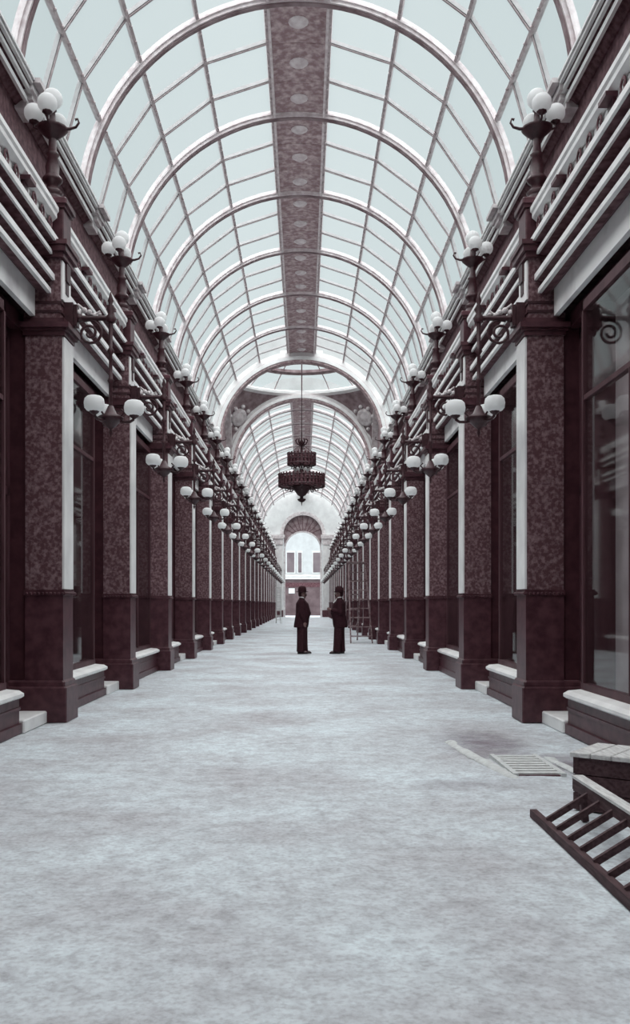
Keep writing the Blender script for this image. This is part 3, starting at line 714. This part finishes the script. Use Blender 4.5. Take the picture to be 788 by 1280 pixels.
# ------------------------------------------------------------------ chandelier under the dome
def chandelier():
    z0 = 6.15
    c = empty('chandelier', (0, Y_DOME, z0))
    tag(c, 'great two-tiered gas chandelier hanging under the glazed dome', 'chandelier')
    MB().tube([(0, 0, 3.6), (0, 0, Z_DOME - z0)], 0.025, 6).build('chain', 'iron', c)
    MB().lathe([(0.10, 0.55), (0.06, 1.0), (0.12, 1.3), (0.16, 1.6), (0.07, 1.8), (0.10, 1.95), (0.16, 2.2), (0.08, 2.5), (0.05, 3.0), (0.12, 3.1), (0.04, 3.25), (0.03, 3.6)], 12).build('stem', 'iron', c)
    MB().lathe([(0.005, 0), (0.03, 0.12), (0.02, 0.16), (0.14, 0.22), (0.21, 0.30), (0.2, 0.34), (0.09, 0.36), (0.08, 0.46), (0.20, 0.52), (0.34, 0.72), (0.52, 0.90), (0.6, 0.97), (0.3, 1.0), (0.05, 1.02)], 20).build('pendant', 'iron', c)
    def tier(R, zb, zt, n):
        for z, h in ((zb, 0.06), (zt, 0.05), ((zb + zt)/2, 0.03)):
            m = MB(); k = 40
            for_r = [(R, z - h), (R + 0.035, z), (R, z + h), (R - 0.03, z)]
            m.loft([[((q*math.cos(2*PI*i/k)), q*math.sin(2*PI*i/k), zz) for q, zz in for_r] for i in range(k + 1)], caps=False); m.build('hoop', 'iron', c)
        sp = MB().box(-0.018, 0.018, -0.055, 0.055, zb - 0.07, zt + 0.05); sp.lathe([(0.02, zt + 0.04), (0.05, zt + 0.07), (0.015, zt + 0.12)], 6); sp = sp.mesh('spindle', 'frieze')
        for i in range(n):
            a = 2*PI*i/n
            link('spindle', sp, c, (R*math.cos(a), R*math.sin(a), 0), a)
        am = MB().tube([(0.05, 0, zb - 0.2), (R*0.4, 0, zb - 0.08), (R*0.75, 0, zb - 0.12), (R, 0, zb)], 0.035, 6)
        am.tube([(R*0.5, 0, zb - 0.1), (R*0.62, 0, zb - 0.26), (R*0.72, 0, zb - 0.24), (R*0.7, 0, zb - 0.15)], 0.03, 6); am = am.mesh('arm', 'iron')
        for i in range(8):
            link('arm', am, c, (0, 0, 0), 2*PI*i/8)
        bd = MB(); k = 40
        bd.loft([[(q*math.cos(2*PI*i/k), q*math.sin(2*PI*i/k), zz) for q, zz in ((R - 0.09, zb), (R - 0.08, zt - 0.05), (R - 0.1, zt - 0.05), (R - 0.11, zb))] for i in range(k + 1)], caps=False)
        bd.build('band', 'frieze', c)
    tier(1.13, 1.0, 1.46, 36)
    tier(0.69, 2.06, 2.5, 24)
    gl = MB().ball((0, 0, 0), 0.09, n=8, m=6).mesh('globe', 'opal')
    for i in range(10):
        a = 2*PI*(i + 0.5)/10
        link('globe', gl, c, (0.34*math.cos(a), 0.34*math.sin(a), 1.78 + (0.06 if i % 2 else 0)))
    m = MB()
    for i in range(6):
        a = 2*PI*i/6
        m.tube([(0.05*math.cos(a), 0.05*math.sin(a), 2.95), (0.22*math.cos(a), 0.22*math.sin(a), 3.05), (0.3*math.cos(a), 0.3*math.sin(a), 3.2), (0.2*math.cos(a), 0.2*math.sin(a), 3.3)], 0.035, 6)
    m.build('crown', 'iron', c)
    for i in range(6):
        a = 2*PI*i/6
        MB().tube([(0.06*math.cos(a), 0.06*math.sin(a), 3.0), (0.67*math.cos(a), 0.67*math.sin(a), 2.52)], 0.014, 5).build('stay', 'iron', c)
chandelier()

# ------------------------------------------------------------------ people
def capsule(m, a, b, ra, rb, n=12):
    a, b = Vector(a), Vector(b); d = (b - a); L_ = d.length; d.normalize()
    pts, rr = [], []
    for i in range(4):
        t = PI/2*i/4; pts.append(a - d*ra*math.cos(t)); rr.append(max(ra*math.sin(t), 0.001))
    pts += [a, b]; rr += [ra, rb]
    for i in range(3, -1, -1):
        t = PI/2*i/4; pts.append(b + d*rb*math.cos(t)); rr.append(max(rb*math.sin(t), 0.001))
    m.tube(pts, rr, n)
def ellipse_loft(m, rows, n=20):
    """rows: (cx, cy, z, rx, ry)"""
    m.loft([[(cx + rx*math.cos(2*PI*k/n), cy + ry*math.sin(2*PI*k/n), z) for k in range(n)] for cx, cy, z, rx, ry in rows], smooth=True)
def fuse(o, vox, smooth=4):
    r = o.modifiers.new('fuse', 'REMESH'); r.mode = 'VOXEL'; r.voxel_size = vox; r.use_smooth_shade = True
    if smooth:
        q = o.modifiers.new('relax', 'SMOOTH'); q.iterations = smooth; q.factor = 0.5
def hand(m, wrist, d, palm_n, curl):
    """palm and five bent fingers; d along the hand, palm_n out of the palm"""
    w = Vector(wrist); d = Vector(d).normalized(); nrm = Vector(palm_n).normalized(); side = d.cross(nrm).normalized()
    capsule(m, w, w + d*0.075, 0.026, 0.03, 8)
    capsule(m, w + side*0.018 + d*0.02, w + side*0.026 + d*0.085, 0.017, 0.014, 8)
    capsule(m, w - side*0.018 + d*0.02, w - side*0.026 + d*0.085, 0.017, 0.014, 8)
    for i, ln in enumerate((0.068, 0.078, 0.072, 0.055)):
        q = w + d*0.085 + side*(0.033 - 0.022*i)
        a1 = curl*0.5; a2 = curl*1.3
        e1 = q + (d*math.cos(a1) + nrm*math.sin(a1))*ln*0.5
        e2 = e1 + (d*math.cos(a2) + nrm*math.sin(a2))*ln*0.5
        capsule(m, q, e1, 0.0095, 0.009, 6); capsule(m, e1, e2, 0.009, 0.0075, 6)
    q = w + side*0.028 + d*0.02
    e = q + side*0.026 + d*0.032 + nrm*0.012
    capsule(m, q, e, 0.012, 0.0105, 6); capsule(m, e, e + d*0.03 + nrm*0.016, 0.010, 0.008, 6)

def man(loc, rz, label, arms, stance, stout, shirt):
    p = empty('person', loc, rz); tag(p, label, 'person')
    k = stout
    hipz, shz = 0.90, 1.40
    feet = {1: (stance[0], 0.10), -1: (stance[1], -0.10)}
    # body: one fused mesh (head, neck, trunk, arms, hands, legs)
    b = MB()
    ellipse_loft(b, [(0, 0, 0.86, 0.09, 0.14), (0, 0, 0.95, 0.10, 0.15), (0.01, 0, 1.1, 0.09, 0.135), (0.005, 0, 1.28, 0.10, 0.155), (0, 0, 1.40, 0.08, 0.15), (-0.005, 0, 1.45, 0.05, 0.07)])
    capsule(b, (-0.005, 0, 1.42), (0.012, 0, 1.52), 0.055, 0.052)
    # head
    ellipse_loft(b, [(0.04, 0, 1.475, 0.035, 0.03), (0.035, 0, 1.495, 0.062, 0.05), (0.022, 0, 1.53, 0.082, 0.064), (0.012, 0, 1.58, 0.093, 0.073), (0.006, 0, 1.63, 0.098, 0.077), (0.0, 0, 1.67, 0.09, 0.072), (-0.002, 0, 1.70, 0.06, 0.05), (-0.002, 0, 1.712, 0.02, 0.02)])
    capsule(b, (0.103, 0, 1.615), (0.122, 0, 1.578), 0.009, 0.013, 8)      # nose
    capsule(b, (0.09, -0.018, 1.54), (0.09, 0.018, 1.54), 0.011, 0.011, 8)  # mouth
    capsule(b, (0.083, 0, 1.497), (0.075, 0, 1.492), 0.02, 0.02, 8)         # chin
    for s in (-1, 1):
        capsule(b, (0.088, s*0.02, 1.628), (0.082, s*0.045, 1.626), 0.010, 0.009, 8)   # brow
        capsule(b, (0.0, s*0.076, 1.61), (-0.008, s*0.08, 1.575), 0.014, 0.010, 8)     # ear
        sh, el, wr, hd, pn = arms[s]
        capsule(b, sh, el, 0.05, 0.042); capsule(b, el, wr, 0.042, 0.028)
        hand(b, wr, hd, pn, 0.7)
        fx, fy = feet[s]
        capsule(b, (0, s*0.085, hipz), (fx*0.55, s*0.09, 0.5), 0.078, 0.055); capsule(b, (fx*0.55, s*0.09, 0.5), (fx, fy, 0.10), 0.055, 0.038)
        capsule(b, (fx - 0.03, fy, 0.06), (fx + 0.14, fy, 0.045), 0.034, 0.03)
    bo = b.build('body', 'skin', p); fuse(bo, 0.011, 2)
    # eyes
    for s in (-1, 1): MB().ball((0.093, s*0.032, 1.612), 0.011, n=8, m=6).build('eye', 'linen', p)
    # trousers
    t = MB()
    for s in (-1, 1):
        fx, fy = feet[s]
        t.tube([(0, s*0.08, 0.96), (0.0, s*0.088, 0.84), (fx*0.5, s*0.095, 0.52), (fx*0.9, fy, 0.2), (fx, fy, 0.05)], [0.12*k, 0.118*k, 0.098*k, 0.086*k, 0.09*k], 14)
    to = t.build('trousers', 'trouser', p); fuse(to, 0.014, 3)
    # coat: torso, skirts and sleeves as one fused garment
    c = MB()
    ellipse_loft(c, [(-0.035, 0, 0.70, 0.155*k, 0.205*k), (-0.02, 0, 0.80, 0.16*k, 0.205*k), (0.0, 0, 0.95, 0.155*k, 0.20*k), (0.035, 0, 1.08, 0.165*k, 0.19*k), (0.015, 0, 1.22, 0.15*k, 0.20*k), (0.0, 0, 1.34, 0.135*k, 0.205*k), (-0.01, 0, 1.42, 0.105, 0.17), (-0.012, 0, 1.47, 0.075, 0.09), (-0.012, 0, 1.50, 0.066, 0.07)])
    for s in (-1, 1):
        sh, el, wr, hd, pn = arms[s]
        capsule(c, (sh[0], sh[1] - s*0.02, sh[2] - 0.01), el, 0.09, 0.074); capsule(c, el, Vector(wr) - (Vector(wr) - Vector(el)).normalized()*0.03, 0.066, 0.05)
    co = c.build('coat', 'cloth', p); fuse(co, 0.015, 4)
    MB().lathe([(0.066, 1.485), (0.068, 1.50), (0.061, 1.525), (0.058, 1.525)], 18, (0.005, 0, 0)).build('collar', 'linen', p)
    if shirt: MB().tube([(0.135*k, 0.0, 1.36), (0.10, 0.0, 1.40), (0.066, 0, 1.485)], [0.012, 0.03, 0.012], 8).build('shirt_front', 'linen', p)
    # hair, moustache and bowler hat
    h = MB(); ellipse_loft(h, [(-0.05, 0, 1.53, 0.04, 0.05), (-0.035, 0, 1.56, 0.065, 0.072), (-0.02, 0, 1.62, 0.083, 0.08), (-0.012, 0, 1.68, 0.092, 0.078), (-0.01, 0, 1.715, 0.05, 0.045)]); h.build('hair', 'felt', p)
    MB().tube([(0.088, -0.036, 1.537), (0.112, -0.012, 1.556), (0.112, 0.012, 1.556), (0.088, 0.036, 1.537)], [0.007, 0.013, 0.013, 0.007], 8).build('moustache', 'felt', p)
    ht = empty_mesh_hat(p)
    for s in (-1, 1):
        fx, fy = feet[s]
        m = MB(); m.loft([[(fx + x, fy + w*yy, z*zz + 0.0) for yy, zz in ((-1, 0), (1, 0), (1, 0.55), (0.6, 1), (-0.6, 1), (-1, 0.55))] for x, w, z in ((-0.085, 0.02, 0.05), (-0.075, 0.038, 0.085), (-0.02, 0.04, 0.10), (0.05, 0.046, 0.08), (0.13, 0.05, 0.06), (0.18, 0.04, 0.05), (0.20, 0.02, 0.03))], smooth=True)
        m.build('shoe', 'leather', p)
    return p
def empty_mesh_hat(p):
    m = MB(); n = 22
    brim = [(0.098, 1.655), (0.135, 1.648), (0.155, 1.655), (0.158, 1.665), (0.13, 1.66), (0.105, 1.672), (0.106, 1.72), (0.098, 1.765), (0.075, 1.80), (0.04, 1.815), (0.005, 1.818)]
    m.lathe(brim, n, (0.002, 0, 0), sx=1.05, sy=0.92)
    h = m.build('bowler_hat', 'felt', p)
    MB().lathe([(0.107, 1.673), (0.109, 1.675), (0.109, 1.70), (0.107, 1.702)], n, (0.002, 0, 0), sx=1.05, sy=0.92).build('hat_band', 'cloth', h)
    return h
hang = lambda s, x: ((0.0, s*0.19, 1.38), (-0.05 + x, s*0.25, 1.10), (0.03 + x, s*0.235, 0.85), (0.12, 0, -1), (0.1, -s, 0))
man((0.06, 24.45, 0), 0.0, 'man in dark coat and bowler hat, arms hanging down at his sides', 
    {1: hang(1, 0.0), -1: hang(-1, 0.03)}, (0.05, -0.04), 1.25, False)
man((1.06, 24.5, 0), PI, 'man in dark coat and bowler hat beside the stepladder, forearm raised to his chest',
    {-1: hang(-1, -0.07), 1: ((0.0, 0.19, 1.38), (-0.02, 0.26, 1.11), (0.22, 0.17, 1.17), (0.8, -0.45, 0.3), (-0.3, -1, 0))}, (0.07, -0.06), 1.22, True)

# ------------------------------------------------------------------ stepladder beside the piers
def stepladder(loc, rz, H, wb_, wt, spread, n, mt, label):
    p = empty('stepladder', loc, rz); tag(p, label, 'stepladder')
    top = spread*0.42
    def at(t, side): return (side*(wb_ + (wt - wb_)*t)/2, top*t, H*t)
    for sd in (-1, 1):
        MB().bar(at(0, sd), at(1, sd), 0.035, 0.09, (0, 1, 0)).build('rail', mt, p)
    for i in range(n):
        t = (i + 0.75)/(n - 0.25)*0.99
        a, b = at(t, -1), at(t, 1)
        MB().box(a[0], b[0], a[1] - 0.07, a[1] + 0.07, a[2] - 0.018, a[2] + 0.018).build('tread', mt, p)
    for sd in (-1, 1):
        MB().bar((sd*wb_*0.36, spread, 0), (sd*wt*0.34, top + 0.08, H*0.97), 0.04, 0.05, (0, 1, 0)).build('back_leg', mt, p)
    for t in (0.2, 0.42, 0.62, 0.8):
        y = spread + (top + 0.08 - spread)*t; w = wb_*0.36 + (wt*0.34 - wb_*0.36)*t
        MB().box(-w, w, y - 0.015, y + 0.015, H*0.97*t - 0.025, H*0.97*t + 0.025).build('brace', mt, p)
    MB().bbox(-wt/2 - 0.05, wt/2 + 0.05, top - 0.1, top + 0.16, H, H + 0.04, 0.008).build('top_board', mt, p)
stepladder((2.07, 31.0, 0), 0.10, 2.78, 0.74, 0.58, 2.6, 9, 'ladder', 'tall grey wooden stepladder with flat treads standing beside the pier row')
stepladder((-1.62, 62.5, 0), 0.05, 2.45, 0.40, 0.32, 0.9, 8, 'palewood', 'small pale stepladder far off beyond the dome')

# ------------------------------------------------------------------ foreground: floor grate, mortar lines, crate, slatted frame
g = empty('floor_grate', (1.93, 7.5, 0.0)); tag(g, 'small slatted grate let into the dusty floor', 'floor grate')
MB().box(-0.17, 0.17, -0.44, 0.44, -0.03, 0.004).build('pit', 'frieze', g)
for x in (-0.185, 0.185): MB().box(x - 0.02, x + 0.02, -0.46, 0.46, -0.02, 0.022).build('frame_bar', 'ridgeline', g)
sl = MB().bbox(-0.17, 0.17, -0.034, 0.034, 0.0, 0.02, 0.004).mesh('slat', 'ridgeline')
for i in range(8): link('slat', sl, g, (0, -0.385 + 0.11*i, 0))
def mortar(name, pts, r, label):
    m = MB(); P = []
    for i in range(len(pts) - 1):
        for t in range(8):
            q = t/8; a, b = pts[i], pts[i+1]
            P.append((a[0] + (b[0]-a[0])*q + random.uniform(-.008, .008), a[1] + (b[1]-a[1])*q, 0.0))
    P.append((*pts[-1], 0.0))
    rr = [r*random.uniform(0.7, 1.15) for _ in P]; rr[0] = rr[-1] = r*0.2
    rings = [[(x + q*math.cos(PI*k/6), y, max(0.0, 0.5*q*math.sin(PI*k/6)) - 0.012) for k in range(7)] for (x, y, z), q in zip(P, rr)]
    m.loft(rings, smooth=True)
    tag(m.build(name, 'ridgeline'), label, 'mortar ridge')
mortar('mortar_ridge', [(1.50, 8.9), (1.60, 7.9), (1.68, 7.3), (1.72, 6.95)], 0.06, 'long pale ridge of mortar on the floor running up to the grate')
mortar('mortar_ridge', [(2.22, 8.0), (2.26, 7.4), (2.30, 7.0)], 0.045, 'short pale ridge of mortar between the grate and the shop riser')

def crate():
    p = empty('crate', (2.2, 5.95, 0), math.radians(-38)); tag(p, 'dark wooden crate with pale lid beside the slatted frame', 'crate')
    w, d, h = 0.245, 0.22, 0.34
    MB().box(-w + 0.01, w - 0.01, -d + 0.01, d - 0.01, 0.01, h - 0.01).build('carcass', 'oldwood', p)
    for sy in (-1, 1):
        for z0 in (0.0, 0.115, 0.23):
            MB().box(-w, w, sy*d - 0.011, sy*d + 0.011, z0, z0 + 0.108).build('plank', 'oldwood', p)
    for sx in (-1, 1):
        for z0 in (0.0, 0.115, 0.23):
            MB().box(sx*w - 0.011, sx*w + 0.011, -d - 0.01, d + 0.01, z0, z0 + 0.108).build('plank', 'oldwood', p)
    for i in range(4):
        x0 = -w - 0.03 + i*(2*w + 0.06)/4
        MB().bbox(x0 + 0.003, x0 + (2*w + 0.06)/4 - 0.003, -d - 0.03, d + 0.03, h, h + 0.03, 0.005).build('lid_board', 'palewood', p)
crate()
def slatted_frame():
    p = empty('slatted_frame', (1.54, 4.75, 0)); tag(p, 'dark slatted wooden frame leaning low over the floor', 'wooden frame')
    MB().bar((0.0, -1.0, 0.024), (0.0, 0.95, 0.024), 0.042, 0.048).build('bottom_rail', 'oldwood', p)
    MB().bar((0.27, -1.0, 0.21), (0.27, 0.95, 0.21), 0.05, 0.07).build('top_rail', 'oldwood', p)
    for i in range(8):
        y = 0.66 - i*0.22
        MB().bar((0.01, y, 0.045), (0.26, y, 0.20), 0.035, 0.025, (0, 1, 0)).build('slat', 'oldwood', p)
    for y in (-0.9, 0.84):
        MB().bar((0.27, y, 0.19), (0.29, y, 0.0), 0.04, 0.04, (0, 1, 0)).build('leg', 'oldwood', p)
    MB().box(0.24, 0.31, -1.0, 0.95, 0.246, 0.262).build('rail_cap', 'palewood', p)
slatted_frame()
